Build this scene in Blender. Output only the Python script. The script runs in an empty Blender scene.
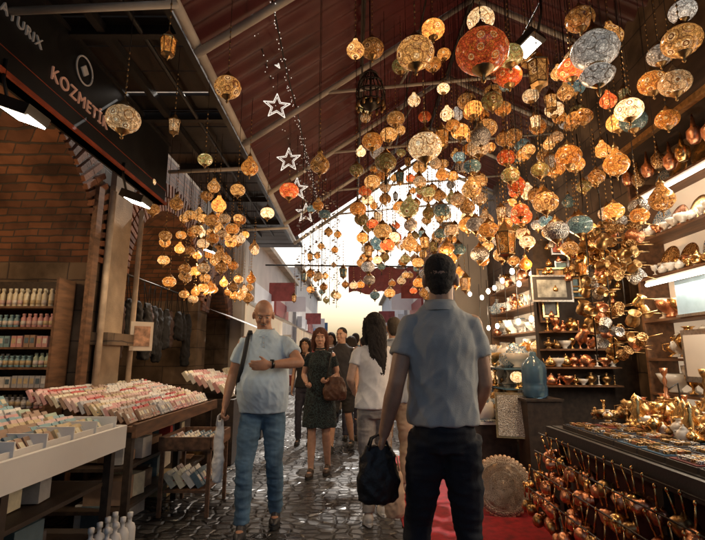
import bpy, math, random
from mathutils import Vector, Matrix, noise
R=random.Random(7)
V=Vector
sc=bpy.context.scene
col=sc.collection
# ------------------------------------------------------------------ materials
def newmat(name):
    m=bpy.data.materials.new(name); m.use_nodes=True
    nt=m.node_tree; b=nt.nodes['Principled BSDF']
    return m,nt,b
def mat(name,c,rough=.6,metal=0,var=.25,scale=8,bump=.0,bscale=60,em=0,emc=None,sheen=0,stretch=None):
    m,nt,b=newmat(name); N=nt.nodes; L=nt.links
    tc=N.new('ShaderNodeTexCoord'); mp=N.new('ShaderNodeMapping')
    L.new(tc.outputs['Object'],mp.inputs[0])
    if stretch: mp.inputs['Scale'].default_value=stretch
    n=N.new('ShaderNodeTexNoise'); n.inputs['Scale'].default_value=scale; n.inputs['Detail'].default_value=5
    L.new(mp.outputs[0],n.inputs[0])
    r=N.new('ShaderNodeValToRGB')
    r.color_ramp.elements[0].position=.3; r.color_ramp.elements[1].position=.7
    r.color_ramp.elements[0].color=[x*(1-var) for x in c[:3]]+[1]
    r.color_ramp.elements[1].color=[min(1,x*(1+var)) for x in c[:3]]+[1]
    L.new(n.outputs[0],r.inputs[0]); L.new(r.outputs[0],b.inputs['Base Color'])
    b.inputs['Metallic'].default_value=metal
    mr=N.new('ShaderNodeMapRange'); mr.inputs[3].default_value=max(.02,rough-.12); mr.inputs[4].default_value=min(1,rough+.12)
    L.new(n.outputs[0],mr.inputs[0]); L.new(mr.outputs[0],b.inputs['Roughness'])
    if bump:
        n2=N.new('ShaderNodeTexNoise'); n2.inputs['Scale'].default_value=bscale; n2.inputs['Detail'].default_value=4
        L.new(mp.outputs[0],n2.inputs[0])
        bp=N.new('ShaderNodeBump'); bp.inputs['Strength'].default_value=bump; bp.inputs['Distance'].default_value=.01
        L.new(n2.outputs[0],bp.inputs['Height']); L.new(bp.outputs[0],b.inputs['Normal'])
    if em:
        b.inputs['Emission Color'].default_value=list(emc or c)[:3]+[1]
        b.inputs['Emission Strength'].default_value=em
    return m
def mosaic(name,c1,c2,c3,em,S=15):
    m,nt,b=newmat(name); N=nt.nodes; L=nt.links
    tc=N.new('ShaderNodeTexCoord')
    oi=N.new('ShaderNodeObjectInfo')
    add=N.new('ShaderNodeVectorMath'); add.operation='ADD'
    L.new(tc.outputs['Object'],add.inputs[0]); L.new(oi.outputs['Random'],add.inputs[1])
    vb=N.new('ShaderNodeTexVoronoi'); vb.inputs['Scale'].default_value=S; vb.inputs['Randomness'].default_value=.45
    L.new(add.outputs[0],vb.inputs['Vector'])
    r=N.new('ShaderNodeValToRGB'); cr=r.color_ramp; cr.interpolation='CONSTANT'
    cr.elements[0].position=0; cr.elements[0].color=list(c2)+[1]
    cr.elements[1].position=.14; cr.elements[1].color=list(c3)+[1]
    for p,c in((.24,c2),(.32,c1),(.52,c3),(.58,c1)):
        e=cr.elements.new(p); e.color=list(c)+[1]
    L.new(vb.outputs['Distance'],r.inputs[0])
    vs=N.new('ShaderNodeTexVoronoi'); vs.inputs['Scale'].default_value=75
    L.new(add.outputs[0],vs.inputs['Vector'])
    ve=N.new('ShaderNodeTexVoronoi'); ve.feature='DISTANCE_TO_EDGE'; ve.inputs['Scale'].default_value=75
    L.new(add.outputs[0],ve.inputs['Vector'])
    g=N.new('ShaderNodeMapRange'); g.inputs[1].default_value=.02; g.inputs[2].default_value=.1; g.inputs[3].default_value=.3
    L.new(ve.outputs['Distance'],g.inputs[0])
    sx=N.new('ShaderNodeSeparateColor'); L.new(vs.outputs['Color'],sx.inputs[0])
    mr=N.new('ShaderNodeMapRange'); mr.inputs[3].default_value=.5; mr.inputs[4].default_value=1.25; L.new(sx.outputs[0],mr.inputs[0])
    mu=N.new('ShaderNodeMath'); mu.operation='MULTIPLY'; L.new(mr.outputs[0],mu.inputs[0]); L.new(g.outputs[0],mu.inputs[1])
    vm=N.new('ShaderNodeVectorMath'); vm.operation='SCALE'; L.new(r.outputs[0],vm.inputs[0]); L.new(mu.outputs[0],vm.inputs['Scale'])
    L.new(vm.outputs[0],b.inputs['Base Color'])
    L.new(vm.outputs[0],b.inputs['Emission Color'])
    pw=N.new('ShaderNodeMath'); pw.operation='POWER'; pw.inputs[1].default_value=2.0; L.new(oi.outputs['Random'],pw.inputs[0])
    e=N.new('ShaderNodeMapRange'); e.inputs[3].default_value=em*.18; e.inputs[4].default_value=em*2.3; L.new(pw.outputs[0],e.inputs[0])
    L.new(e.outputs[0],b.inputs['Emission Strength'])
    b.inputs['Roughness'].default_value=.18
    m.cycles.emission_sampling='NONE'
    return m
def brickmat(name,c1,c2,mortar,sc_=1,bw=.24,bh=.065,swz=True):
    m,nt,b=newmat(name); N=nt.nodes; L=nt.links
    g=N.new('ShaderNodeNewGeometry'); s=N.new('ShaderNodeSeparateXYZ'); L.new(g.outputs['Position'],s.inputs[0])
    a=N.new('ShaderNodeMath'); a.operation='ADD'; L.new(s.outputs[0],a.inputs[0]); L.new(s.outputs[1],a.inputs[1])
    cb=N.new('ShaderNodeCombineXYZ'); L.new(a.outputs[0],cb.inputs[0]); L.new(s.outputs[2],cb.inputs[1])
    nz=N.new('ShaderNodeTexNoise'); nz.inputs['Scale'].default_value=3; nz.inputs['Detail'].default_value=6; L.new(g.outputs['Position'],nz.inputs[0])
    ds=N.new('ShaderNodeVectorMath'); ds.operation='SCALE'; ds.inputs['Scale'].default_value=.05; L.new(nz.outputs['Color'],ds.inputs[0])
    ad=N.new('ShaderNodeVectorMath'); L.new(cb.outputs[0],ad.inputs[0]); L.new(ds.outputs[0],ad.inputs[1])
    t=N.new('ShaderNodeTexBrick'); t.inputs['Scale'].default_value=1; t.inputs['Brick Width'].default_value=bw; t.inputs['Row Height'].default_value=bh
    t.inputs['Mortar Size'].default_value=.007; t.inputs['Mortar Smooth'].default_value=.3
    t.inputs['Color1'].default_value=list(c1)+[1]; t.inputs['Color2'].default_value=list(c2)+[1]; t.inputs['Mortar'].default_value=list(mortar)+[1]
    L.new(ad.outputs[0],t.inputs['Vector'])
    mx=N.new('ShaderNodeMix'); mx.data_type='RGBA'; mx.blend_type='MULTIPLY'; mx.inputs[0].default_value=.9
    rr=N.new('ShaderNodeValToRGB'); rr.color_ramp.elements[0].position=.35; rr.color_ramp.elements[0].color=(.25,.23,.2,1); rr.color_ramp.elements[1].position=.62
    L.new(nz.outputs[0],rr.inputs[0]); L.new(t.outputs['Color'],mx.inputs[6]); L.new(rr.outputs[0],mx.inputs[7])
    L.new(mx.outputs[2],b.inputs['Base Color'])
    bp=N.new('ShaderNodeBump'); bp.invert=True; bp.inputs['Strength'].default_value=.8; bp.inputs['Distance'].default_value=.012
    L.new(t.outputs['Fac'],bp.inputs['Height']); L.new(bp.outputs[0],b.inputs['Normal'])
    b.inputs['Roughness'].default_value=.85
    return m
def cobblemat():
    m,nt,b=newmat('cobbles'); N=nt.nodes; L=nt.links
    g=N.new('ShaderNodeNewGeometry')
    nz=N.new('ShaderNodeTexNoise'); nz.inputs['Scale'].default_value=1.2; nz.inputs['Detail'].default_value=6; L.new(g.outputs['Position'],nz.inputs[0])
    mp=N.new('ShaderNodeMapping'); mp.inputs['Scale'].default_value=(8.5,10.5,.01); L.new(g.outputs['Position'],mp.inputs[0])
    v1=N.new('ShaderNodeTexVoronoi'); v1.inputs['Scale'].default_value=1; v1.inputs['Randomness'].default_value=.55; L.new(mp.outputs[0],v1.inputs['Vector'])
    v2=N.new('ShaderNodeTexVoronoi'); v2.feature='DISTANCE_TO_EDGE'; v2.inputs['Scale'].default_value=1; v2.inputs['Randomness'].default_value=.55; L.new(mp.outputs[0],v2.inputs['Vector'])
    e=N.new('ShaderNodeMapRange'); e.inputs[1].default_value=.02; e.inputs[2].default_value=.18; L.new(v2.outputs['Distance'],e.inputs[0])
    s=N.new('ShaderNodeSeparateColor'); L.new(v1.outputs['Color'],s.inputs[0])
    r=N.new('ShaderNodeValToRGB'); r.color_ramp.elements[0].color=(.035,.034,.036,1); r.color_ramp.elements[1].color=(.12,.118,.118,1); L.new(s.outputs[0],r.inputs[0])
    mx=N.new('ShaderNodeMix'); mx.data_type='RGBA'; mx.inputs[6].default_value=(.014,.013,.013,1); L.new(e.outputs[0],mx.inputs[0]); L.new(r.outputs[0],mx.inputs[7])
    m2=N.new('ShaderNodeMix'); m2.data_type='RGBA'; m2.blend_type='MULTIPLY'; m2.inputs[0].default_value=.7; L.new(mx.outputs[2],m2.inputs[6])
    r2=N.new('ShaderNodeValToRGB'); r2.color_ramp.elements[0].position=.35; r2.color_ramp.elements[0].color=(.4,.4,.4,1); r2.color_ramp.elements[1].position=.6; L.new(nz.outputs[0],r2.inputs[0]); L.new(r2.outputs[0],m2.inputs[7])
    L.new(m2.outputs[2],b.inputs['Base Color'])
    rg=N.new('ShaderNodeMapRange'); rg.inputs[1].default_value=.35; rg.inputs[2].default_value=.65; rg.inputs[3].default_value=.22; rg.inputs[4].default_value=.5; L.new(nz.outputs[0],rg.inputs[0]); L.new(rg.outputs[0],b.inputs['Roughness'])
    n3=N.new('ShaderNodeTexNoise'); n3.inputs['Scale'].default_value=40; L.new(g.outputs['Position'],n3.inputs[0])
    ad=N.new('ShaderNodeMath'); ad.operation='MULTIPLY_ADD'; ad.inputs[1].default_value=.2; L.new(n3.outputs[0],ad.inputs[0]); L.new(e.outputs[0],ad.inputs[2])
    bp=N.new('ShaderNodeBump'); bp.inputs['Strength'].default_value=.8; bp.inputs['Distance'].default_value=.018; L.new(ad.outputs[0],bp.inputs['Height']); L.new(bp.outputs[0],b.inputs['Normal'])
    return m
def ornament(name,c1,c2,scale=30,metal=.9,rough=.3):
    m,nt,b=newmat(name); N=nt.nodes; L=nt.links
    tc=N.new('ShaderNodeTexCoord'); v=N.new('ShaderNodeTexVoronoi'); v.inputs['Scale'].default_value=scale; v.inputs['Randomness'].default_value=.7
    L.new(tc.outputs['Object'],v.inputs['Vector'])
    w=N.new('ShaderNodeMath'); w.operation='SINE'; mm=N.new('ShaderNodeMath'); mm.operation='MULTIPLY'; mm.inputs[1].default_value=14
    L.new(v.outputs['Distance'],mm.inputs[0]); L.new(mm.outputs[0],w.inputs[0])
    r=N.new('ShaderNodeValToRGB'); r.color_ramp.elements[0].position=.25; r.color_ramp.elements[0].color=list(c1)+[1]; r.color_ramp.elements[1].position=.75; r.color_ramp.elements[1].color=list(c2)+[1]
    L.new(w.outputs[0],r.inputs[0]); L.new(r.outputs[0],b.inputs['Base Color'])
    bp=N.new('ShaderNodeBump'); bp.inputs['Strength'].default_value=.5; bp.inputs['Distance'].default_value=.004; L.new(w.outputs[0],bp.inputs['Height']); L.new(bp.outputs[0],b.inputs['Normal'])
    b.inputs['Metallic'].default_value=metal; b.inputs['Roughness'].default_value=rough
    return m
M={}
M['brick']=brickmat('old_brick',(.25,.105,.05),(.12,.055,.032),(.075,.058,.045))
M['stone']=brickmat('stone_blocks',(.22,.155,.1),(.17,.12,.08),(.08,.06,.05),bw=.6,bh=.3)
M['plaster']=mat('plaster',(.34,.26,.18),.9,bump=.3,var=.4,scale=3)
M['dark']=mat('dark_paint',(.018,.016,.016),.5,bump=.1)
M['signblack']=mat('sign_black',(.009,.009,.01),.45,var=.1)
M['redline']=mat('red_trim',(.35,.06,.02),.5)
M['cream']=mat('cream',(.7,.6,.48),.6,var=.08)
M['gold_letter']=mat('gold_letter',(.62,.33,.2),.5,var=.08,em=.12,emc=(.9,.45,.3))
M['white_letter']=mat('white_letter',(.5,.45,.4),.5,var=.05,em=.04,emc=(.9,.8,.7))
M['white']=mat('white_paint',(.78,.77,.75),.5,var=.06,scale=3)
M['wood']=mat('wood_brown',(.15,.075,.038),.6,var=.5,scale=4,stretch=(6,1,6),bump=.2)
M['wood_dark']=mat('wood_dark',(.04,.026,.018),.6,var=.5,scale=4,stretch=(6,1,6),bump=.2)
M['pipe']=mat('painted_steel',(.58,.55,.50),.5,metal=.0,var=.3,scale=3)
M['iron']=mat('iron',(.05,.045,.04),.45,metal=.8)
M['brass']=mat('brass',(.72,.46,.19),.26,metal=1,var=.3,scale=20)
M['oldbrass']=mat('aged_brass',(.42,.27,.12),.38,metal=1,var=.4,scale=30)
M['copper']=mat('copper',(.80,.38,.22),.3,metal=1,var=.3,scale=20,bump=.3,bscale=90)
M['silver']=ornament('engraved_silver',(.28,.28,.28),(.82,.82,.8),60)
M['frame']=mat('pewter',(.45,.44,.42),.35,metal=1,var=.3,scale=60)
M['goldorn']=ornament('engraved_brass',(.25,.13,.05),(.85,.6,.3),45)
M['plate']=ornament('painted_plate',(.16,.26,.36),(.75,.72,.64),34,metal=0,rough=.2)
M['china']=mat('white_china',(.75,.73,.68),.18,var=.05)
M['cobble']=cobblemat()
M['carpet']=mat('carpet_red',(.27,.010,.016),.95,var=.4,scale=14,bump=.6,bscale=300)
M['cable']=mat('cable',(.02,.02,.02),.6)
M['bulb']=mat('bulb_warm',(1,.8,.5),.3,em=16,emc=(1,.8,.55))
M['tube']=mat('tube_light',(1,.95,.85),.3,em=7,emc=(1,.9,.76))
M['flood']=mat('flood_glass',(1,.95,.85),.3,em=22,emc=(1,.88,.68))
M['led']=mat('fairy_led',(.9,.95,1),.3,em=.9,emc=(1,.9,.78)); M['led'].cycles.emission_sampling='NONE'
M['glassblue']=mat('window_glass_blue',(.1,.2,.28),.1,var=.3)
M['glow_back']=mat('glow_panel',(.72,.6,.45),.5,em=.4,emc=(1,.75,.5),var=.3,scale=2)  # added glow in the shelf backs and shopfronts, no lamp behind it
M['blue_glow']=mat('blue_glass_panel',(.3,.42,.5),.15,em=.15,emc=(.5,.72,.85),var=.3,scale=5)  # pale blue light put into the glass as emission
G={
 'amber':mosaic('mosaic_amber',(.85,.32,.06),(1,.66,.28),(.5,.13,.03),1.2),
 'red':mosaic('mosaic_red',(.75,.11,.03),(1,.48,.18),(.8,.20,.03),1.15),
 'teal':mosaic('mosaic_teal',(.17,.27,.25),(.62,.66,.52),(.10,.15,.18),.5),
 'cream':mosaic('mosaic_cream',(.92,.58,.28),(1,.82,.54),(.42,.18,.05),1.3),
 'olive':mosaic('mosaic_olive',(.32,.25,.08),(.78,.6,.3),(.3,.10,.03),.65),
 'gold':mosaic('mosaic_gold',(.60,.27,.07),(.95,.56,.24),(.22,.07,.02),1.0),
 'pearl':mosaic('mosaic_pearl',(.56,.50,.42),(.9,.80,.66),(.24,.18,.13),.42),
}
G['silverm']=M['silver']
# ------------------------------------------------------------------ mesh builder
class MB:
    def __init__(s): s.v=[];s.f=[];s.m=[];s.s=[]
    def add(s,vs,fs,m=0,sm=True):
        o=len(s.v); s.v.extend([tuple(p) for p in vs])
        for f in fs: s.f.append(tuple(i+o for i in f)); s.m.append(m); s.s.append(sm)
    def box(s,c,d,m=0,rot=None,sm=False):
        x,y,z=[k/2 for k in d]; P=[V((a*x,b*y,e*z)) for a in(-1,1) for b in(-1,1) for e in(-1,1)]
        if rot: P=[rot@p for p in P]
        c=V(c); s.add([p+c for p in P],[(0,1,3,2),(4,6,7,5),(0,4,5,1),(2,3,7,6),(0,2,6,4),(1,5,7,3)],m,sm)
    def rings(s,rs,m=0,sm=True,cap=True):
        n=len(rs[0]); vs=[p for r in rs for p in r]; fs=[]
        for i in range(len(rs)-1):
            for j in range(n):
                k=(j+1)%n; fs.append((i*n+j,i*n+k,(i+1)*n+k,(i+1)*n+j))
        if cap: fs.append(tuple(range(n-1,-1,-1))); fs.append(tuple(range((len(rs)-1)*n,len(rs)*n)))
        s.add(vs,fs,m,sm)
    def tube(s,pts,rad,m=0,n=8,cap=True,asp=1,sm=True):
        pts=[V(p) for p in pts]
        if not hasattr(rad,'__len__'): rad=[rad]*len(pts)
        rs=[]; prev=None
        for i,p in enumerate(pts):
            d=(pts[min(i+1,len(pts)-1)]-pts[max(i-1,0)]).normalized()
            if prev is None:
                a=V((1,0,0)) if abs(d.x)<.9 else V((0,1,0))
                a=(a-d*a.dot(d)).normalized()
            else: a=(prev-d*prev.dot(d)).normalized()
            prev=a; b=d.cross(a)
            rs.append([p+(a*math.cos(t)*rad[i]+b*math.sin(t)*rad[i]*asp) for t in [2*math.pi*k/n for k in range(n)]])
        s.rings(rs,m,sm,cap)
    def lathe(s,c,prof,m=0,n=16,mtx=None,sm=True,cap=True):
        c=V(c); rs=[]
        for r,z in prof:
            ring=[V((max(r,.0005)*math.cos(2*math.pi*k/n),max(r,.0005)*math.sin(2*math.pi*k/n),z)) for k in range(n)]
            if mtx: ring=[mtx@p for p in ring]
            rs.append([p+c for p in ring])
        s.rings(rs,m,sm,cap)
    def ell(s,c,r,m=0,mtx=None,n=14,k=9):
        c=V(c); rs=[]
        for i in range(k+1):
            t=math.pi*i/k; rr=max(math.sin(t),.02); z=-math.cos(t)
            ring=[V((r[0]*rr*math.cos(2*math.pi*j/n),r[1]*rr*math.sin(2*math.pi*j/n),r[2]*z)) for j in range(n)]
            if mtx: ring=[mtx@p for p in ring]
            rs.append([p+c for p in ring])
        s.rings(rs,m,True,True)
    def quad(s,a,b,c,d,m=0): s.add([a,b,c,d],[(0,1,2,3)],m,False)
    def mesh(s,name,mats):
        me=bpy.data.meshes.new(name); me.from_pydata(s.v,[],s.f)
        for q in mats: me.materials.append(q)
        me.polygons.foreach_set('material_index',s.m); me.polygons.foreach_set('use_smooth',s.s); me.update()
        return me
    def obj(s,name,mats,loc=(0,0,0),rot=(0,0,0),parent=None):
        o=bpy.data.objects.new(name,s.mesh(name,mats)); col.objects.link(o); o.location=loc; o.rotation_euler=rot
        if parent: o.parent=parent
        return o
def empty(name,loc=(0,0,0)):
    e=bpy.data.objects.new(name,None); col.objects.link(e); e.location=loc; e.empty_display_size=.1; return e
def remesh(mb,vox,it=4,fold=None):
    me=bpy.data.meshes.new('t'); me.from_pydata(mb.v,[],mb.f); o=bpy.data.objects.new('t',me); col.objects.link(o)
    a=o.modifiers.new('r','REMESH'); a.mode='VOXEL'; a.voxel_size=vox; a.use_smooth_shade=True
    b=o.modifiers.new('s','SMOOTH'); b.factor=.5; b.iterations=it
    dg=bpy.context.evaluated_depsgraph_get(); dg.update()
    e=o.evaluated_get(dg); r=e.to_mesh()
    vs=[v.co.copy() for v in r.vertices]; fs=[tuple(p.vertices) for p in r.polygons]
    if fold:
        amp,fx,fz=fold; ns=[v.normal.copy() for v in r.vertices]
        for i,p in enumerate(vs):
            w=noise.noise(V((p.x*fx+p.z*fx*.45,p.y*fx,p.z*fz))); w2=noise.noise(V((p.x*fx*1.7-p.z*fx*.9,p.y*fx*1.5,p.z*fz*1.8+3)))
            w3=noise.noise(V((p.x*fx*3-p.z*fx*1.4,p.y*fx*3,p.z*fz*3.2+9)))
            vs[i]=p+ns[i]*(amp*(.7-abs(w)*2.6)+amp*.7*(.5-abs(w2)*2.2)+amp*.3*(.4-abs(w3)*2.2))
    e.to_mesh_clear(); bpy.data.objects.remove(o); bpy.data.meshes.remove(me)
    return vs,fs
# ------------------------------------------------------------------ people
def person(name,loc,rot,H=1.75,vox=.008,arms=None,legs=None,headpy=(0,0),hair='short',skin=(.5,.3,.2),hairc=(.02,.013,.01),
           top=(.5,.5,.5),bot=(.05,.06,.1),shoe=(.03,.03,.03),sleeve=.55,bottom='trousers',belly=0,fem=False,lean=0,
           topm=None,headx=0,strap=False,watch=False,collar=False,grip=(30,30),glasses=False,thumbs=None,sole=(.03,.03,.03),hem=.87,bulk=1.0,wid=1.0,beard=False):
    s=H/1.75; mb=MB()
    arms=arms or {}; legs=legs or {}
    wf=.86 if fem else 1
    sh={1:V((.178*wf*wid,lean*.5,1.412)),-1:V((-.178*wf*wid,lean*.5,1.412))}
    arm={1:arms.get('R',((.23*wf,-.03,1.15),(.24*wf,.06,.91))),-1:arms.get('L',((-.23*wf,-.03,1.15),(-.24*wf,.06,.91)))}
    leg={1:legs.get('R',((.1,.04,.49),(.1,0,.09))),-1:legs.get('L',((-.1,.04,.49),(-.1,0,.09)))}
    arm={k:(V(a),V(b)) for k,(a,b) in arm.items()}; leg={k:(V(a),V(b)) for k,(a,b) in leg.items()}
    cy=lambda z: lean*(z-.95)
    def ringz(z,rx,ry,dy=0,n=20): return [V((rx*math.cos(2*math.pi*k/n),cy(z)+dy+ry*math.sin(2*math.pi*k/n),z)) for k in range(n)]
    B=MB()
    B.rings([ringz(z,rx*wf*wid*.95,ry*.95) for z,rx,ry in((.86,.12,.09),(.95,.14,.10),(1.08,.125,.095),(1.2,.14,.1),(1.32,.15,.1),(1.40,.13,.08),(1.46,.085,.07),(1.52,.06,.058))])
    hc=V((headx,lean*.6+.02,1.625))
    B.tube([(0,cy(1.44),1.43),(headx*.6,cy(1.5)+.005,1.52),hc+V((0,-.015,-.03))],[.068*wf,.059*wf,.056*wf],n=12)
    hp,hy=[math.radians(a) for a in headpy]
    HM=Matrix.Rotation(hy,3,'Z')@Matrix.Rotation(-hp,3,'X')
    h=lambda x,y,z: hc+HM@V((x,y,z))
    B.ell(h(0,-.012,.035),(.074,.094,.088),mtx=HM)
    B.ell(h(0,.02,-.02),(.064,.072,.075),mtx=HM)
    B.ell(h(0,.034,-.07),(.046,.05,.038),mtx=HM)
    B.ell(h(0,.06,-.09),(.024,.024,.018),mtx=HM)
    B.tube([h(0,.082,.022),h(0,.1,-.012),h(0,.104,-.026)],[.010,.012,.015],n=8)
    B.ell(h(0,.075,.035),(.05,.022,.012),mtx=HM)
    for q in(-1,1):
        B.ell(h(q*.034,.068,-.02),(.022,.02,.018),mtx=HM)
        B.ell(h(q*.079,-.004,-.005),(.012,.02,.034),mtx=HM)
    B.ell(h(0,.085,-.056),(.024,.014,.008),mtx=HM)
    for q in(1,-1):
        el,wr=arm[q]; S=sh[q]
        B.ell(S,(.044*wf,.044,.044)); m1=(S+el)/2
        B.tube([S,m1,el],[.046*wf,.046*wf,.039*wf],n=12); B.ell(el,(.039*wf,)*3)
        B.tube([el,el*.7+wr*.3,wr],[.039*wf,.042*wf,.026*wf],n=12)
        d=(wr-el).normalized(); th=V((0,1,0)) if not thumbs else V(thumbs[0 if q==1 else 1])
        th=(th-d*th.dot(d)).normalized(); pn=d.cross(th)*(-q)
        pm=Matrix((th,pn,d)).transposed()
        B.ell(wr+d*.045,(.042*wf,.017,.056),mtx=pm)
        B.ell(wr,(.028*wf,.022,.03),mtx=pm)
        cg=math.radians(grip[0 if q==1 else 1])
        for i,(o,l) in enumerate(((.03,.07),(.011,.08),(-.009,.074),(-.028,.058))):
            p=wr+d*(.085-abs(o)*.15)+th*o*wf; pts=[p-d*.03,p]; a=0
            for seg,k in((.45,.8),(.3,1.2),(.25,.8)):
                a+=cg*k; dd=d*math.cos(a)+pn*math.sin(a); p=p+dd*l*seg*1.02; pts.append(p)
            B.tube(pts,[.0095,.0095,.009,.0082,.0065],n=8)
        p=wr+d*.03+th*.028; pts=[p-th*.02,p]
        for l,a in((.035,.75),(.028,.5)):
            p=p+(d*math.cos(a)+th*math.sin(a)+pn*.25).normalized()*l; pts.append(p)
        B.tube(pts,[.013,.012,.010,.0075],n=8)
        k,a=leg[q]; hip=V((q*.075*wid,0,.90))
        B.tube([hip,(hip+k)/2,k],[.062,.064,.05],n=12); B.ell(k,(.05,)*3)
        B.tube([k,k*.7+a*.3+V((0,-.012,0)),a],[.05,.054,.034],n=12)
        B.ell(a+V((0,.05,-.045)),(.036,.1,.03)); B.ell(a,(.036,.04,.05))
    vs,fs=remesh(B,vox,2); 
    X=MB(); X.add(vs,fs,0)
    T=MB()
    if fem:
        tr=[(.92,.182,.142,0),(1.0,.172,.135,0),(1.12,.140,.115,.0),(1.2,.142,.117,.005),(1.29,.150,.128,.012),(1.37,.152,.108,.005),(1.425,.125,.085,0),(1.46,.085,.073,0),(1.48,.068,.064,0)]
    else:
        w=bulk
        tr=[(hem,.174*w,.134,0),(max(hem+.04,.95),.175*w,.136,0),(1.08,.165*w,.13,0),(1.2,.170*w,.13,0),(1.30,.184*w,.132,0),(1.37,.182*wid,.12,0),(1.425,.155*wid,.098,0),(1.465,.115,.083,0),(1.495,.082,.074,0),(1.508,.074,.070,0)]
    rr=[]
    tr2=[]
    for i in range(len(tr)-1):
        for t in(0,.33,.66): tr2.append(tuple(a*(1-t)+b*t for a,b in zip(tr[i],tr[i+1])))
    tr2.append(tr[-1])
    for z,rx,ry,dy in tr2:
        bb=belly*math.exp(-((z-1.08)/.17)**2)
        rr.append(ringz(z,rx+bb*.3,ry+bb*.5,dy+bb*.6))
    if bottom=='dress':
        rr=[ringz(.56,.215,.18),ringz(.62,.212,.175),ringz(.78,.195,.155)]+rr
    T.rings(rr)
    for q in(1,-1):
        el,wr=arm[q]; S=sh[q]; e=S.lerp(el,sleeve) if sleeve<=1 else el
        pts=[S+V((-q*.06,0,.0)),S+V((-q*.012,0,-.004)),S.lerp(e,.5),e]; rd=[.052*wf,.058*wf,.060*wf,.062*wf]
        if sleeve>1: pts+=[el.lerp(wr,.9)]; rd+=[.042*wf]
        T.tube(pts,rd,n=14)
    vs,fs=remesh(T,vox*1.1,10 if vox<.01 else 3,(.006,9,4.5)); X.add(vs,fs,1)
    if bottom!='dress':
        L=MB(); lw=.9 if fem else 1
        L.rings([ringz(z,rx*(1 if not fem else .92)*wid,ry*(1 if not fem else .93)) for z,rx,ry in((.84,.15,.105),(.9,.164,.12),(.97,.164,.123),(1.06,.150,.112))])
        for q in(1,-1):
            k,a=leg[q]; hip=V((q*.085*wid*(.85 if fem else 1),0,.9))
            if bottom=='shorts': L.tube([hip,(hip+k)/2,k+(hip-k)*.08],[.098*lw,.092*lw,.085*lw],n=14)
            else:
                L.tube([hip,hip.lerp(k,.5),k,k.lerp(a,.4)+V((0,-.01,0)),a+V((0,0,.0))],[.095*lw,.086*lw,.066*lw,.064*lw,.057*lw],n=14)
        vs,fs=remesh(L,vox*1.1,4,(.006,6,13)); X.add(vs,fs,2)
    for q in(1,-1):
        k,a=leg[q]; bz=a.z-.09
        F=MB()
        F.ell(a+V((0,.075,-.058)),(.045,.11,.036)); F.ell(a+V((0,-.01,-.04)),(.04,.055,.05)); F.ell(a+V((0,.02,-.025)),(.036,.07,.04))
        vs,fs=remesh(F,max(vox,.008),2); X.add([V((p.x,p.y,max(p.z,bz+.012))) for p in vs],fs,3)
        n=16; X.rings([[V((a.x+(.043+.008*math.sin(t))*math.cos(t),a.y+.055+.135*math.sin(t),z)) for t in [2*math.pi*j/n for j in range(n)]] for z in(bz+.001,bz+.024)],4,False)
    Hh=MB()
    if hair=='short':
        Hh.ell(h(0,-.018,.048),(.078,.091,.081),mtx=HM); Hh.ell(h(0,-.034,.012),(.073,.068,.070),mtx=HM); Hh.ell(h(0,-.045,-.02),(.062,.052,.06),mtx=HM); Hh.ell(h(0,-.045,-.05),(.048,.036,.045),mtx=HM)
    elif hair=='bald':
        Hh.ell(h(0,-.04,.015),(.079,.073,.06),mtx=HM)
    else:
        Hh.ell(h(0,-.022,.05),(.088,.1,.088),mtx=HM)
        ln=.40 if hair=='long' else .2
        Hh.tube([h(0,-.05,.06),h(0,-.07,-.03),h(0,-.085,-.10),h(0,-.10,-.06-ln*.5),h(.01,-.105,-.03-ln)],[.085,.09,.085,.08,.045],n=16,asp=.55)
        for q in(-1,1): Hh.tube([h(q*.06,.02,.08),h(q*.082,.0,0),h(q*.085,-.02,-.1),h(q*.07,-.03,-.16)],[.03,.03,.032,.02],n=8)
    vs,fs=remesh(Hh,max(vox*.8,.005),6 if hair=='short' else 3,(.0022,75,70) if hair=='short' else ((.0045,60,9) if hair!='bald' else (.001,50,50))); X.add(vs,fs,5)
    for q in(-1,1):
        X.ell(h(q*.031,.0835,.012),(.0125,.006,.006),6,mtx=HM,n=8,k=6)
        X.ell(h(q*.031,.0885,.012),(.006,.003,.005),7,mtx=HM,n=8,k=6)
        X.ell(h(q*.033,.091,.034),(.02,.006,.004),5,mtx=HM,n=8,k=6)
    X.ell(h(0,.097,-.055),(.021,.006,.006),8,mtx=HM,n=10,k=6)
    if beard:
        X.ell(h(0,.098,-.042),(.026,.007,.006),5,mtx=HM,n=10,k=6)
    if glasses:
        for q in(-1,1): X.ell(h(q*.034,.096,.012),(.026,.004,.02),7,mtx=HM,n=12,k=8)
        X.tube([h(-.078,0,.018),h(-.06,.09,.018),h(.06,.09,.018),h(.078,0,.018)],.003,7,n=5)
    if collar:
        n=24
        X.rings([[V((r*math.cos(t),cy(z)+.004+r*1.0*math.sin(t),z-.02*max(0,math.sin(t)))) for t in [2*math.pi*j/n for j in range(n)]] for z,r in((1.472,.092),(1.505,.078),(1.522,.070),(1.512,.064))],1,True,False)
        X.box((0,.124+cy(1.4),1.41),(.028,.008,.11),1)
        for zz in(1.44,1.40,1.37): X.ell((0,.13,zz),(.005,.003,.005),6,n=6,k=4)
    else:
        n=24
        X.rings([[V((r*math.cos(t),cy(z)+.002+r*math.sin(t)*.95,z-.012*math.sin(t))) for t in [2*math.pi*j/n for j in range(n)]] for z,r in((1.495,.081*wf),(1.514,.071*wf),(1.512,.066*wf))],1,True,False)
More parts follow.
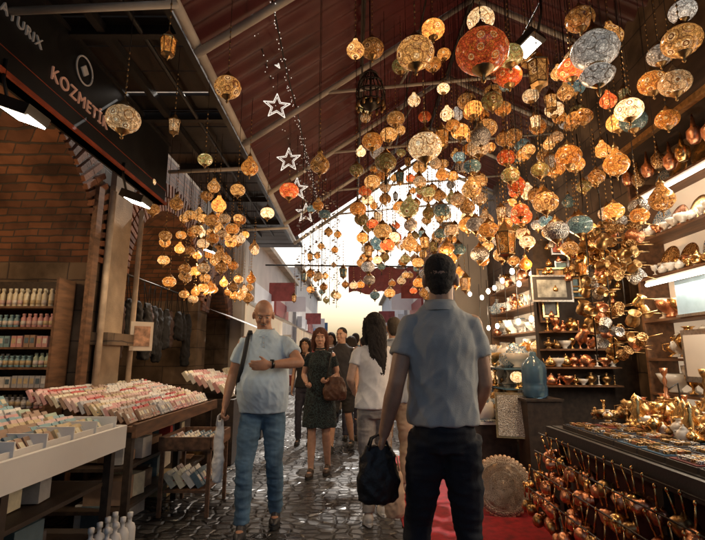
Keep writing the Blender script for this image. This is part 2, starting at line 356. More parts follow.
    if strap:
        X.tube([(.12,.06,1.47),(.125,-.0,1.50),(.13,.085,1.44),(.14,.155,1.3),(.175,.16,1.12),(.21,.0,1.0)],.017,9,n=6,asp=.4)
        X.tube([(.125,-.0,1.50),(.12,-.1,1.42),(.1,-.16,1.3)],.017,9,n=6,asp=.4)
        K=MB(); K.box((.06,-.2,1.2),(.26,.1,.36)); vs,fs=remesh(K,.015,4); X.add(vs,fs,9)
    if watch:
        el,wr=arm[-1]; d=(wr-el).normalized()
        X.tube([wr-d*.03,wr-d*.008],.031,7,n=14); X.tube([wr-d*.019+V((0,-.0,.025)),wr-d*.019+V((0,.0,.038))],.016,9,n=12)
    f=lambda nm,c,r=.8,**k: mat(name+'_'+nm,c,r,**k)
    sk=f('skin',skin,.5,var=.12,scale=25,bump=.1,bscale=200)
    sk.node_tree.nodes['Principled BSDF'].inputs['Subsurface Weight'].default_value=.08
    sk.node_tree.nodes['Principled BSDF'].inputs['Subsurface Radius'].default_value=(.02,.008,.004)
    mats=[sk, topm or f('top_cloth',top,.9,var=.08,scale=10,bump=.25,bscale=260), f('bottom_cloth',bot,.9,var=.35,scale=9,bump=.3,bscale=260),
          f('shoe',shoe,.5), f('sole',sole,.6), f('hair',hairc,.75,var=.5,scale=140,bump=.8,bscale=170,stretch=(3,3,.7)),
          f('eye_white',(.6,.57,.53),.2,var=.03),f('eye_dark',(.015,.012,.01),.15),f('lips',(skin[0]*.75,skin[1]*.5,skin[2]*.5),.45),f('strap',(.015,.017,.02),.7)]
    X.v=[(x*s,y*s,z*s) for x,y,z in X.v]
    o=X.obj(name,mats,loc,(0,0,math.radians(rot)))
    return o
person('man_checking_watch',(-.72,3.93,0),184,1.79,.0065,
    arms={'R':((.255,-.04,1.15),(.285,.07,.92)),'L':((-.285,.19,1.25),(-.07,.30,1.235))},
    legs={'R':((.115,.12,.5),(.12,.10,.09)),'L':((-.10,.03,.5),(-.105,-.17,.10))},
    headpy=(26,8),headx=.02,hair='bald',hairc=(.16,.14,.125),skin=(.44,.235,.15),top=(.52,.67,.80),bot=(.09,.17,.26),shoe=(.03,.03,.035),
    belly=.11,strap=True,watch=True,collar=True,grip=(62,22),sleeve=.62,thumbs=((0,1,0),(0,.2,1)),bulk=1.02,wid=.95,beard=True)
person('man_in_grey_tshirt',(.44,2.36,0),-4,1.84,.0065,
    arms={'L':((-.215,-.06,1.14),(-.275,.03,.90)),'R':((.195,.02,1.14),(.175,.19,.98))},
    legs={'R':((.105,.08,.5),(.11,.02,.09)),'L':((-.12,.14,.5),(-.14,.16,.09))},
    headpy=(2,-12),headx=.01,hair='short',hairc=(.024,.019,.016),skin=(.42,.25,.165),top=(.37,.39,.39),bot=(.010,.013,.02),shoe=(.05,.05,.05),
    belly=.02,grip=(62,40),sleeve=.56,hem=.955,bulk=.93,wid=.84,collar=True)
person('woman_in_dark_dress',(-.38,5.66,0),172,1.66,.008,fem=True,
    arms={'R':((.215,-.03,1.17),(.13,.17,1.08)),'L':((-.215,-.05,1.17),(-.13,.16,1.12))},
    legs={'R':((.085,.05,.49),(.09,.06,.09)),'L':((-.085,.03,.49),(-.08,-.13,.10))},
    headpy=(4,10),hair='bob',hairc=(.13,.05,.028),skin=(.52,.31,.22),topm=ornament('floral_cloth',(.010,.015,.018),(.03,.055,.06),26,metal=0,rough=.9),bottom='dress',shoe=(.05,.03,.02),sleeve=.55,grip=(55,62))
person('woman_in_white_top',(.19,4.15,0),4,1.70,.0075,fem=True,
    arms={'R':((.20,.0,1.17),(.10,.2,1.12)),'L':((-.22,-.04,1.17),(-.17,.17,1.05))},
    legs={'R':((.08,.10,.5),(.085,.16,.09)),'L':((-.08,.02,.49),(-.07,-.10,.10))},
    headpy=(0,14),hair='long',hairc=(.02,.014,.012),skin=(.5,.32,.23),top=(.82,.82,.82),bot=(.36,.33,.30),shoe=(.6,.58,.55),sole=(.6,.6,.6),sleeve=.5,grip=(45,45))
person('man_in_beige_trousers',(.44,5.0,0),0,1.74,.012,hairc=(.05,.04,.03),top=(.28,.33,.4),bot=(.42,.33,.24),shoe=(.5,.45,.4))
person('man_in_black_shorts',(-.16,7.1,0),165,1.76,.010,headpy=(0,-10),top=(.03,.03,.035),bot=(.02,.02,.02),bottom='shorts',skin=(.48,.29,.2),
    arms={'R':((.24,.0,1.17),(.2,.16,1.0))},legs={'R':((.1,.12,.5),(.11,.15,.09)),'L':((-.1,0,.5),(-.1,-.2,.12))})
person('woman_in_tan_jacket',(-.02,7.9,0),10,1.66,.013,fem=True,hair='long',top=(.4,.22,.12),bot=(.03,.03,.05),sleeve=1.2)
person('man_in_blue_shirt',(.06,9.2,0),0,1.78,.014,top=(.08,.24,.42),bot=(.05,.06,.09))
person('woman_in_black_top',(-.75,7.6,0),175,1.62,.012,fem=True,hair='bob',top=(.02,.02,.022),bot=(.05,.05,.07),sleeve=.6)
cl=[((.7,.7,.7),(.06,.07,.1)),((.5,.1,.08),(.03,.03,.04)),((.1,.2,.3),(.3,.26,.2)),((.05,.05,.05),(.1,.12,.2)),((.6,.55,.4),(.05,.05,.06))]
base=[person('pedestrian',((-.45,.25,-.2,.5,-.8)[i],10+i*.9,0),R.choice((0,180,170,12)),R.uniform(1.66,1.84),.018,fem=i%2==0,hair=('bob','short','long','short','short')[i],top=c[0],bot=c[1],
      legs={'R':((.1,.14,.5),(.1,.14,.09)),'L':((-.1,0,.49),(-.1,-.16,.1))}) for i,c in enumerate(cl)]
for i in range(54):
    b=base[i%5]; o=bpy.data.objects.new('pedestrian',b.data); col.objects.link(o); o.location=(R.uniform(-1.3,1.1),12.2+i*.42,0); o.rotation_euler=(0,0,math.radians(R.choice((0,180))+R.uniform(-15,15))); k=R.uniform(.94,1.07); o.scale=(k,k,k)
# --- carried things
def bag(name,c,w,d,h,m,handle=.12,soft=.02,rot=0,tilt=0):
    K=MB()
    K.rings([[V((w/2*k*math.cos(t),d/2*kk*math.sin(t),z)) for t in [2*math.pi*j/20 for j in range(20)]] for z,k,kk in((-h/2,.7,.7),(-h*.42,.95,1),(-h*.1,1.05,1.1),(h*.3,.85,.7),(h/2,.6,.25))])
    vs,fs=remesh(K,.008,3,(.006,14,9)); X=MB(); X.add(vs,fs,0)
    if handle:
        for y in(-.02,.02): X.tube([(-w*.25,y,h*.42),(-w*.16,y*.6,h*.5+handle*.7),(0,0,h*.5+handle),(w*.16,y*.6,h*.5+handle*.7),(w*.25,y,h*.42)],.006,0,n=6)
    return X.obj(name,[m],c,(tilt,0,rot))
bag('black_handbag',(.125,2.42,.765),.21,.12,.26,mat('black_leather',(.010,.010,.011),.55,bump=.3,bscale=80),handle=.05,rot=.25)
bag('white_plastic_bag',(-1.045,3.86,.60),.085,.06,.46,mat('white_plastic',(.75,.75,.74),.4,var=.05,bump=.5,bscale=40),handle=.05)
bag('brown_shoulder_bag',(-.20,5.50,.97),.27,.13,.26,mat('brown_leather',(.10,.045,.025),.5,bump=.4),handle=0,rot=.2)
X=MB(); X.tube([(-.30,5.50,1.06),(-.26,5.56,1.3),(-.24,5.64,1.39),(-.2,5.74,1.3),(-.12,5.60,1.06)],.009,0,n=6); X.obj('shoulder_bag_strap',[M['cable']])
bag('beige_shopping_bag',(.33,3.95,.28),.16,.09,.38,mat('kraft_paper',(.5,.36,.25),.8),handle=.1)
# ------------------------------------------------------------------ ground
X=MB(); X.quad((-120,-60,0),(120,-60,0),(120,160,0),(-120,160,0)); X.obj('ground',[M['cobble']])
X=MB(); X.box((.95,3.9,.006),(1.1,5.6,.012)); X.obj('red_carpet',[M['carpet']])
# ------------------------------------------------------------------ left arcade building
def arcade(name,x,thick,y0,y1,zt,ops):
    X=MB(); cur=y0
    for ya,yb,sp,rise in ops+[(y1,y1,0,0)]:
        if ya>cur: X.box((x-thick/2,(cur+ya)/2,zt/2),(thick,ya-cur,zt),1 if ops else 0)
        cur=yb
        if yb>ya:
            n=20; c=(ya+yb)/2; w=(yb-ya)/2
            P=[(c-w*math.cos(math.pi*i/n),sp+rise*math.sin(math.pi*i/n)) for i in range(n+1)]
            for i in range(n):
                (a,za),(b,zb)=P[i],P[i+1]
                X.quad((x,a,za),(x,b,zb),(x,b,zt),(x,a,zt),0)
                X.quad((x,a,za),(x-thick,a,za),(x-thick,b,zb),(x,b,zb),0)
            X.box((x-thick+.05,c,zt/2),(.1,2*w,zt),0)
            k=46
            for ring,dr in((0,.09),(1,.29)):
                for i in range(k):
                    t=math.pi*(i+.5)/k
                    p=V((x+.012-.004*ring,c-(w+dr)*math.cos(t),sp+(rise+dr)*math.sin(t)))
                    X.box(p,(.05,.055,.185),3+R.randrange(2),Matrix.Rotation(math.pi/2-t+R.uniform(-.02,.02),3,'X'))
    return X.obj(name,[M['brick'],M['stone'],M['dark'],mat('voussoir_a',(.26,.11,.055),.85,bump=.4),mat('voussoir_b',(.14,.065,.04),.85,bump=.4)])
arcade('brick_arcade_building',-2.6,2.4,-2,10,4.1,[(1.9,4.6,2.25,1.15),(5.3,7.9,2.25,1.1),(8.4,9.7,2.1,.6)])
X=MB(); X.box((-3.8,4,5.6),(2.4,12,3.0),0); X.obj('upper_storey_wall',[M['plaster']])
X=MB()
X.box((-2.5,4.93,1.5),(.2,.56,.12),0); X.box((-2.53,4.93,1.9),(.06,.4,2.9),1)
for y in(4.62,5.28): X.tube([(-2.46,y,0),(-2.46,y,3.0)],.03,2)
X.box((-2.55,4.52,1.5),(.05,.1,3.0),3)
X.obj('stone_pier',[M['stone'],M['plaster'],mat('pipe_tan',(.38,.28,.19),.6,var=.3),M['wood']])
sg=empty('shop_sign',(-2.2,3.2,3.4))
X=MB(); X.box((0,0,0),(.1,3.9,.74),0); X.box((.02,0,-.355),(.1,3.92,.03),1); X.box((.02,0,.36),(.1,3.92,.03),2); X.box((.0,0,-.2),(.102,3.9,.006),1)
X.obj('board',[M['signblack'],M['redline'],M['dark']],parent=sg)
def text(body,size,loc,m,parent,nm,rot=(math.pi/2,0,math.pi/2)):
    c=bpy.data.curves.new(nm,'FONT'); c.body=body; c.size=size; c.extrude=.006; c.align_x='CENTER'; c.materials.append(m)
    o=bpy.data.objects.new(nm,c); col.objects.link(o); o.location=loc; o.rotation_euler=rot; o.parent=parent; c.space_character=1.15; return o
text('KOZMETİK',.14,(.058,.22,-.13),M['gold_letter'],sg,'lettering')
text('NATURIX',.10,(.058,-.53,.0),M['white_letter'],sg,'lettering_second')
# plain stand-in mark: a ring with a small lozenge
X=MB()
X.tube([(.07,.19+.11*math.cos(t),.16+.11*math.sin(t)) for t in [2*math.pi*i/40 for i in range(41)]],.007,0,n=6)
X.box((.07,.19,.16),(.012,.07,.07),0,Matrix.Rotation(math.pi/4,3,'X'))
X.obj('emblem',[M['white_letter']],parent=sg)
def flood(loc,e_=46,k=1,rz=0):
    e=MB(); e.box((0,0,0),(.22,.2,.07),0,Matrix.Rotation(.35,3,'Y')); e.box((.014,0,-.04),(.18,.16,.012),1,Matrix.Rotation(.35,3,'Y'))
    e.tube([(-.08,0,.02),(-.14,0,.22),(-.14,0,.35)],.012,0,n=6)
    q=e.obj('floodlight',[M['iron'],M['flood']],loc,(0,0,rz)); q.scale=(k,k,k)
    if e_:
        l=bpy.data.lights.new('floodlight_beam','SPOT'); l.energy=e_; l.color=(1,.74,.46); l.spot_size=2.6; l.spot_blend=.6; l.shadow_soft_size=.08
        o=bpy.data.objects.new('floodlight_beam',l); col.objects.link(o); o.location=(loc[0]+.04,loc[1],loc[2]-.08); o.rotation_euler=(0,-.15,0)
for p in((-2.0,2.62,2.78),(-2.0,4.15,2.76),(-2.0,6.3,2.8)): flood(p,38)
flood((1.28,3.05,3.56),20,.8,2.2)
X=MB()
for i in range(34): X.box((-1.72,-.8+i*.34,3.83+R.uniform(-.01,.01)),(1.15,.325+(i%5==0)*-.05,.03),R.randrange(2))
X.tube([(-1.15,-1,3.58),(-1.15,9.2,3.58)],.038,2); X.box((-1.25,4.2,3.7),(.05,10.4,.16),1); X.tube([(-1.6,-1,3.74),(-1.6,9.2,3.74)],.02,1); X.box((-1.9,4.2,3.77),(.06,10.4,.07),1)
for y in(.6,1.9,3.2,4.5,5.8,7.1,8.4): X.box((-1.7,y,3.76),(1.1,.06,.08),1)
for y in(2.6,5.2,7.8): X.tube([(-2.15,y,3.45),(-1.1,y,3.5)],.024,2)
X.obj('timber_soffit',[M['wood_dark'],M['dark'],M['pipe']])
# ------------------------------------------------------------------ roof
def roofz(x):
    if x<-1.15: return 3.75
    return 3.62+(x+1.15)*.70 if x<1.35 else 5.37-(x-1.35)*.5
m,nt,b=newmat('canopy_maroon'); N=nt.nodes; L=nt.links
tr=N.new('ShaderNodeBsdfTranslucent'); tr.inputs[0].default_value=(.20,.03,.022,1); mx=N.new('ShaderNodeMixShader'); mx.inputs[0].default_value=.045
g=N.new('ShaderNodeNewGeometry'); n=N.new('ShaderNodeTexNoise'); n.inputs['Scale'].default_value=2.5; n.inputs['Detail'].default_value=6; L.new(g.outputs['Position'],n.inputs[0])
r=N.new('ShaderNodeValToRGB'); r.color_ramp.elements[0].position=.35; r.color_ramp.elements[0].color=(.035,.008,.008,1); r.color_ramp.elements[1].position=.65; r.color_ramp.elements[1].color=(.095,.019,.017,1)
L.new(n.outputs[0],r.inputs[0]); L.new(r.outputs[0],b.inputs['Base Color']); L.new(b.outputs[0],mx.inputs[1]); L.new(tr.outputs[0],mx.inputs[2]); L.new(mx.outputs[0],N['Material Output'].inputs[0]); b.inputs['Roughness'].default_value=.5
X=MB()
ny=480
ys=[-1.0+i*10.0/ny for i in range(ny+1)]
for side in((-1.2,1.35),(1.35,3.1)):
    a,bb=side; vs=[];fs=[]
    for i,y in enumerate(ys):
        dz=.035*math.sin(y*2*math.pi/.20)
        vs+=[(a,y,roofz(max(a,-1.149))+dz),(bb,y,roofz(bb)+dz)]
        if i: fs.append((2*i-2,2*i-1,2*i+1,2*i))
    X.add(vs,fs,0,True)
X.obj('corrugated_canopy',[m])
X=MB()
for y in(1.6,3.1,4.6,6.1,7.6,8.95):
    X.tube([(-1.15,y,3.50),(1.35,y,5.25)],.032,0); X.tube([(1.35,y,5.25),(3.0,y,4.43)],.032,0)
    X.tube([(-.3,y,4.10),(1.3,y,4.26),(2.9,y,4.40)],.018,0,n=6)
    X.tube([(.5,y,4.17),(.9,y,4.92)],.014,0,n=6)
for x in(.1,1.35): X.box((x,4.6,roofz(x)-.07),(.04,8.8,.04),1)
X.obj('roof_trusses',[M['pipe'],M['wood_dark']])
X=MB()
for x in(.1,.7,1.3,1.9): X.tube([(x,2,roofz(x)-.25),(x,8.9,roofz(x)-.25)],.01,0,n=5)
X.obj('lamp_rails',[M['iron']])
# ------------------------------------------------------------------ lanterns
def lampmesh(typ,r,chain,glass):
    X=MB(); n=18
    k=.82
    if typ=='globe' or typ=='tassel':
        X.lathe((0,0,0),[(.0,-1.32*r),(.07*r,-1.27*r),(.12*r,-1.18*r),(.06*r,-1.08*r),(.22*r,-.95*r),(.42*r,-.76*r),(.44*r,-.72*r)],0,12)
        X.lathe((0,0,0),[(r*math.sin(t),-k*r*math.cos(t)) for t in [math.pi*(.12+.68*i/11) for i in range(12)]],1,n)
        zt=.64*r
        X.lathe((0,0,0),[(.60*r,zt-.06*r),(.62*r,zt-.01*r),(.58*r,zt+.10*r),(.42*r,zt+.24*r),(.26*r,zt+.34*r),(.2*r,zt+.5*r),(.1*r,zt+.56*r),(.03*r,zt+.75*r)],0,14)
        if typ=='tassel': X.lathe((0,0,0),[(.04*r,-1.3*r),(.1*r,-1.5*r),(.13*r,-2.1*r),(.02*r,-2.12*r)],2,8)
        top=zt+.75*r
    elif typ=='onion':
        X.lathe((0,0,0),[(.0,-1.5*r),(.06*r,-1.4*r),(.04*r,-1.2*r),(.2*r,-1.0*r)],0,8)
        X.lathe((0,0,0),[(.2*r,-1.0*r),(.6*r,-.8*r),(.9*r,-.4*r),(.95*r,-.05*r),(.8*r,.3*r),(.5*r,.65*r),(.3*r,.9*r),(.22*r,1.15*r)],1,n)
        X.lathe((0,0,0),[(.26*r,1.12*r),(.3*r,1.2*r),(.12*r,1.45*r),(.03*r,1.7*r)],0,10); top=1.7*r
    elif typ=='gourd':
        X.lathe((0,0,0),[(0,-2.3*r),(.06*r,-2.2*r),(.12*r,-2.0*r),(.05*r,-1.85*r),(.25*r,-1.74*r)],0,16)
        X.lathe((0,0,0),[(.25*r,-1.74*r),(.62*r,-1.45*r),(.72*r,-1.2*r),(.5*r,-.95*r),(.3*r,-.84*r)],1,24)
        X.lathe((0,0,0),[(.34*r,-.86*r),(.36*r,-.8*r),(.34*r,-.76*r)],0,20)
        X.lathe((0,0,0),[(.3*r,-.8*r),(.6*r,-.7*r),(.9*r,-.4*r),(1*r,-.1*r),(.9*r,.25*r),(.55*r,.6*r)],1,24)
        X.lathe((0,0,0),[(.58*r,.56*r),(.56*r,.66*r),(.3*r,.85*r),(.25*r,1*r),(.1*r,1.2*r),(.02*r,1.5*r)],0,20); top=1.5*r
    else:
        X.lathe((0,0,0),[(0,-1.7*r),(.1*r,-1.5*r),(.3*r,-1.25*r),(.62*r,-1.1*r),(.62*r,-1.0*r)],0,6,sm=False)
        X.lathe((0,0,0),[(.55*r,-1.0*r),(.7*r,.5*r)],1,6,sm=False)
        for j in range(6):
            a=2*math.pi*j/6; X.tube([(.57*r*math.cos(a),.57*r*math.sin(a),-1.0*r),(.73*r*math.cos(a),.73*r*math.sin(a),.5*r)],.05*r,0,n=4)
        X.lathe((0,0,0),[(.8*r,.5*r),(.82*r,.58*r),(.5*r,.85*r),(.3*r,1.2*r),(.1*r,1.4*r),(.03*r,1.7*r)],0,6,sm=False); top=1.7*r
    X.tube([(0,0,top-.1*r),(0,0,top+chain)],.0022,2,n=4)
    z=top+.04
    while z<top+chain-.03 and z<top+.35:
        X.ell((0,0,z),(.006,.006,.011),0,n=6,k=4); z+=.04
    return X.mesh('lantern',[M['oldbrass'],glass,M['iron']])
placed=[]
def lamp(x,y,z,r,typ='globe',g='amber',name='mosaic_lantern'):
    me=lampmesh(typ,r,max(.1,roofz(x)-z-1.3*r-.05),G[g])
    o=bpy.data.objects.new(name,me); col.objects.link(o); o.location=(x,y,z); o.rotation_euler=(0,0,R.uniform(0,6)); placed.append((x,y,z,r))
big=[(.35,2.35,2.98,.105,'globe','gold'),(.69,2.25,2.92,.14,'globe','red'),(1.32,2.3,2.97,.125,'gourd','pearl'),
 (1.80,2.3,3.02,.10,'globe','gold'),(.47,2.85,2.66,.11,'globe','cream'),(-.80,2.75,3.02,.085,'globe','gold'),(-1.45,2.75,2.80,.105,'globe','cream'),
 (-1.05,2.4,3.07,.06,'hex','amber'),(-.95,4.1,3.05,.085,'onion','amber'),(-.65,4.6,3.0,.10,'globe','red'),(-.25,3.4,2.78,.08,'onion','gold'),
 (-.26,3.4,2.45,.045,'onion','amber'),(.19,4.2,3.35,.10,'globe','amber'),(.30,4.0,3.05,.10,'tassel','olive'),(1.08,2.9,3.35,.09,'globe','olive'),(.98,2.7,3.78,.10,'globe','pearl'),
 (-1.2,3.6,2.9,.06,'globe','olive'),(-1.35,3.3,3.05,.06,'hex','cream'),(2.0,2.75,3.25,.08,'globe','pearl'),(1.78,2.9,3.5,.09,'onion','gold'),(.15,3.2,3.62,.09,'globe','gold'),
 (-1.0,3.9,2.75,.065,'globe','gold'),(-.98,5.2,2.95,.08,'globe','cream'),(2.1,2.9,2.88,.075,'globe','amber'),(.02,2.9,3.4,.065,'onion','gold'),(1.66,2.6,2.78,.08,'globe','cream')]
for b_ in big: lamp(*b_)
def scatter(n,xr,yr,zr,rr,cols,types=('globe','globe','globe','tassel','onion','globe','hex'),sep=1.05,zf=None):
    c=0;t=0
    while c<n and t<n*60:
        t+=1
        x,y,z=R.uniform(*xr),R.uniform(*yr),R.uniform(*zr); r=R.uniform(*rr)
        if zf and not zf(x,y,z): continue
        if z>roofz(x)-.35: continue
        if any((x-a)**2+(y-b)**2+((z-d)*.8)**2<((r+e)*sep)**2 for a,b,d,e in placed): continue
        lamp(x,y,z,r,R.choice(types),R.choice(cols)); c+=1
warm=['amber','amber','gold','cream','cream','gold','gold','teal','olive','olive','red','pearl','gold','amber']
scatter(145,(.0,1.6),(4.0,8.4),(2.2,4.4),(.062,.10),warm,zf=lambda x,y,z: z>2.0+.035*y)
scatter(120,(.85,2.3),(3.1,5.4),(2.12,3.9),(.06,.098),warm+['silverm','amber','teal','gold'])
scatter(13,(.6,2.2),(2.6,3.4),(2.95,3.9),(.07,.10),warm+['pearl'])
scatter(72,(-2.3,-1.4),(4.8,7.0),(2.1,3.2),(.06,.088),['cream','gold','amber','amber','gold','gold'],types=('globe','globe','onion'))
scatter(24,(-.9,-.1),(5.6,8.8),(2.2,3.2),(.05,.075),['amber','cream','gold','gold','teal','olive'])
scatter(22,(.2,1.6),(8.4,9.2),(2.4,3.6),(.07,.1),warm)
print('lamps',len(placed))
X=MB()
for z,r_ in((0,.11),(.09,.12),(.18,.10),(.26,.06)):
    X.tube([(r_*math.cos(t),r_*math.sin(t),z) for t in [2*math.pi*j/20 for j in range(21)]],.007,0,n=5)
for j in range(12):
    t=2*math.pi*j/12; X.tube([(.11*math.cos(t),.11*math.sin(t),0),(.12*math.cos(t),.12*math.sin(t),.09),(.10*math.cos(t),.10*math.sin(t),.18),(.02*math.cos(t),.02*math.sin(t),.3)],.005,0,n=5)
    X.ell((.115*math.cos(t),.115*math.sin(t),-.03),(.014,.014,.03),1,n=6,k=4)
X.tube([(0,0,.3),(0,0,1.05)],.006,0,n=5); X.lathe((0,0,-.08),[(0,0),(.05,.04),(.09,.08)],0,14)
X.obj('iron_chandelier',[M['iron'],M['oldbrass']],(.15,3.6,3.40))
def glow(loc,e,c=(1,.62,.31),s=.12):  # added point light for warm glow, not the bulb of a modelled lantern
    l=bpy.data.lights.new('lantern_bulb','POINT'); l.energy=e; l.color=c; l.shadow_soft_size=s
    o=bpy.data.objects.new('lantern_bulb',l); col.objects.link(o); o.location=loc
for p,e in(((.9,4.6,2.2),17),((1.7,4.1,2.1),22),((.3,6.6,2.5),13),((-1.8,6,2.1),15),((1.2,2.9,2.7),11),((-.6,7.5,2.6),6),((-3.6,3.0,2.5),36),((-3.5,6.6,2.5),12)): glow(p,e)
for p,e in(((2.1,5.4,2.1),38),((1.9,6.6,1.9),32),((2.15,3.0,1.75),14)): glow(p,e,(1,.76,.5))  # added to brighten the wares in the right-hand shops
def star(loc,r,ry):
    X=MB()
    for k in(1,.72):
        P=[V((math.sin(i*math.pi/5)*(r if i%2==0 else r*.42)*k,0,math.cos(i*math.pi/5)*(r if i%2==0 else r*.42)*k)) for i in range(10)]
        for i in range(10): X.tube([P[i],P[(i+1)%10]],.0045 if k==1 else .0025,0,n=5)
    X.tube([(0,0,r),(0,0,roofz(loc[0])-loc[2])],.002,1,n=4)
    X.obj('star_light',[M['led'],M['cable']],loc,(0,0,ry))
for p,r_,a in(((-.70,4.0,3.60),.13,.2),((-.68,4.7,3.38),.14,-.2),((-.66,5.3,3.28),.14,.3),((-.72,3.9,4.0),.09,.1),((-.62,6.0,3.2),.14,.1),((-.58,6.8,3.15),.14,-.3),((-.55,7.6,3.1),.14,.2),((.42,5.4,3.0),.15,.2),((.55,5.9,2.75),.14,-.4)): star(p,r_,a)
X=MB()
for k,x in enumerate((-.78,-.60)):
    pts=[(x,.8+i*.28,3.95+.03*math.sin(i)-.04*k) for i in range(30)]
    X.tube(pts,.006,1,n=4)
    for i in range(200): X.ell((x+R.uniform(-.03,.03),.9+i*.04,3.93-.04*k+R.uniform(-.05,.03)),(.004,.004,.006),0,n=5,k=3)
X.obj('fairy_light_string',[M['led'],M['cable']])
X=MB()
for k in range(5):
    x=-.62+.09*k; y=5.6+.5*k; z0=3.9
    for i in range(60):
        z=z0-.03*i-.0; X.box((x+.05*math.sin(i*.9+k),y+.05*math.cos(i*.9+k),z),(.035,.004,.02),0,Matrix.Rotation(R.uniform(0,3),3,'Z')@Matrix.Rotation(R.uniform(0,3),3,'X'))
    X.tube([(x,y,z0+.2),(x,y,z0-1.8)],.004,1,n=4)
X.obj('tinsel_garland',[M['frame'],M['cable']])
# ------------------------------------------------------------------ goods helpers
PAL=[(.75,.72,.66),(.66,.36,.34),(.45,.55,.42),(.25,.42,.46),(.6,.48,.28),(.45,.45,.46),(.5,.07,.06),(.78,.72,.54),(.38,.25,.17),(.12,.18,.22),(.7,.5,.45),(.12,.1,.1)]
PM=[mat('packaging_%d'%i,c,.55,var=.12,scale=25) for i,c in enumerate(PAL)]
def soaps(name,x0,x1,y0,y1,z0,slope,cols,bw=.055,bd=.03,bh=.085,gapx=.03):
    X=MB(); x=x0
    while x<x1-.02:
        y=y0; c=R.choice(cols)
        lim=R.randint(3,6); k=0
        while y<y1-bw:
            k+=1
            if k>lim: k=0; lim=R.randint(3,7); c=R.choice(cols); y+=.012
            z=z0+slope*(x1-x)
            rm=Matrix.Rotation(-.6+R.uniform(-.1,.1),3,'Y')@Matrix.Rotation(R.uniform(-.1,.1),3,'Z')
            p=V((x+R.uniform(-.005,.005),y+bw/2,z+bh*.45))
            if R.random()>.04:
                X.box(p,(bd,bw*.9,bh*R.uniform(.93,1.05)),c,rm); X.box(p+rm@V((bd/2+.0015,0,.008)),(.002,bw*.6,bh*.35),R.choice((0,7,5,8)),rm)
                X.box(p+rm@V((bd/2+.0015,0,-.026)),(.002,bw*.5,bh*.08),R.choice((11,9,8,6)),rm)
            y+=bw
        x+=bd+gapx
    return X.obj(name,PM)
def table(name,x0,x1,y0,y1,z,front,top=M['wood'],leg=M['wood_dark'],shelf=True):
    X=MB(); X.box(((x0+x1)/2,(y0+y1)/2,z-.02),(x1-x0,y1-y0,.04),0)
    for x in(x0+.04,x1-.04):
        for y in(y0+.05,(y0+y1)/2,y1-.05): X.box((x,y,(z-.04)/2),(.05,.05,z-.04),1)
    if shelf:
        for zz in(.18,.48): X.box(((x0+x1)/2,(y0+y1)/2,zz),(x1-x0-.12,y1-y0-.06,.025),1)
    for f in front: X.box(*f)
    return X.obj(name,[top,leg,M['white'],M['dark']])
table('soap_table',-2.5,-1.62,1.3,3.44,.76,[((-1.60,2.37,.775),(.03,2.16,.15),2),((-2.05,3.455,.775),(.9,.03,.15),2)])
X=MB()
for i in range(9): X.box((-2.06,1.4+i*.25,.87),(.84,.010,.09),0)
for i in range(5): X.box((-1.66-i*.2,2.36,.84+i*.018),(.010,2.1,.06),0)
X.obj('display_trays',[M['white']])
soaps('soap_bars',-2.45,-1.66,1.38,3.4,.80,.14,[0,1,2,3,3,4,5,8,9,10,7,8],bw=.062,bd=.03,bh=.10)
table('packet_table',-2.55,-1.66,3.72,5.85,.80,[((-1.645,4.78,.77),(.03,2.16,.10),0)])
soaps('soap_packets',-2.5,-1.70,3.76,5.8,.80,.22,[0,10,0,6,7,0,1,10,5,8,0,4,8],bw=.05,bd=.025,bh=.10,gapx=.025)
def stock(n,xr,yr,zs,cols,mx=.2):
    X=MB()
    for i in range(n):
        d=(R.uniform(.12,.3),R.uniform(.12,.3),min(mx,R.uniform(.06,.24))); zz=R.choice(zs)
        X.box((R.uniform(*xr),R.uniform(*yr),zz+d[2]/2),d,R.choice(cols),Matrix.Rotation(R.uniform(-.3,.3),3,'Z'))
    X.obj('stock_boxes',PM)
stock(44,(-2.2,-1.85),(3.9,5.7),(.005,.2,.5),(0,7,8,9,11,5,6,4,8))
stock(40,(-2.2,-1.8),(1.9,3.3),(.005,.2,.5),(7,8,9,11,9,11,5,8,11))
for i in range(4):
    for j in range(2):
        X=MB(); X.lathe((0,0,0),[(.035,0),(.04,.01),(.04,.13),(.03,.16),(.013,.17),(.013,.2),(.018,.2),(.018,.23),(.0,.235)],0,12); X.obj('white_bottle',[M['white']],(-1.50-j*.1,3.12+i*.1,.06))
X=MB(); X.box((-1.56,3.27,.03),(.34,.5,.05),0); X.obj('bottle_crate',[M['wood']])
X=MB(); X.box((-1.42,4.5,.55),(.45,.6,.03),0); 
for a in(-.22,.22): X.box((-1.42+a,4.5,.60),(.02,.6,.1),0)
for b_ in(-.3,.3): X.box((-1.42,4.5+b_,.60),(.42,.02,.1),0)
for a in(-.2,.2):
    for b_ in(-.27,.27): X.box((-1.42+a,4.5+b_,.27),(.03,.03,.53),0)
X.box((-1.42,4.5,.2),(.36,.5,.02),0)
X.obj('wooden_stand',[M['wood']])
soaps('boxed_soaps',-1.6,-1.24,4.24,4.78,.565,0,[0,7,9,10,8],bw=.06,bd=.03,bh=.07)
soaps('boxed_soaps',-1.58,-1.28,4.3,4.72,.215,0,[0,7,9,8,11],bw=.07,bd=.05,bh=.14)
def shelf_y(name,y,x0,x1,zs,depth=.26):
    X=MB()
    for z in zs: X.box(((x0+x1)/2,y,z),(x1-x0,depth,.018),0)
    for x in(x0,x1): X.box((x,y,(zs[0]+zs[-1])/2+.1),(.025,depth+.004,zs[-1]-zs[0]+.35),0)
    X.box(((x0+x1)/2,y+depth/2,(zs[0]+zs[-1])/2+.1),(x1-x0,.02,zs[-1]-zs[0]+.35),1)
    X.obj(name,[M['wood'],M['wood_dark']])
SZ=(.5,.68,.86,1.04,1.22,1.40,1.58,1.77)
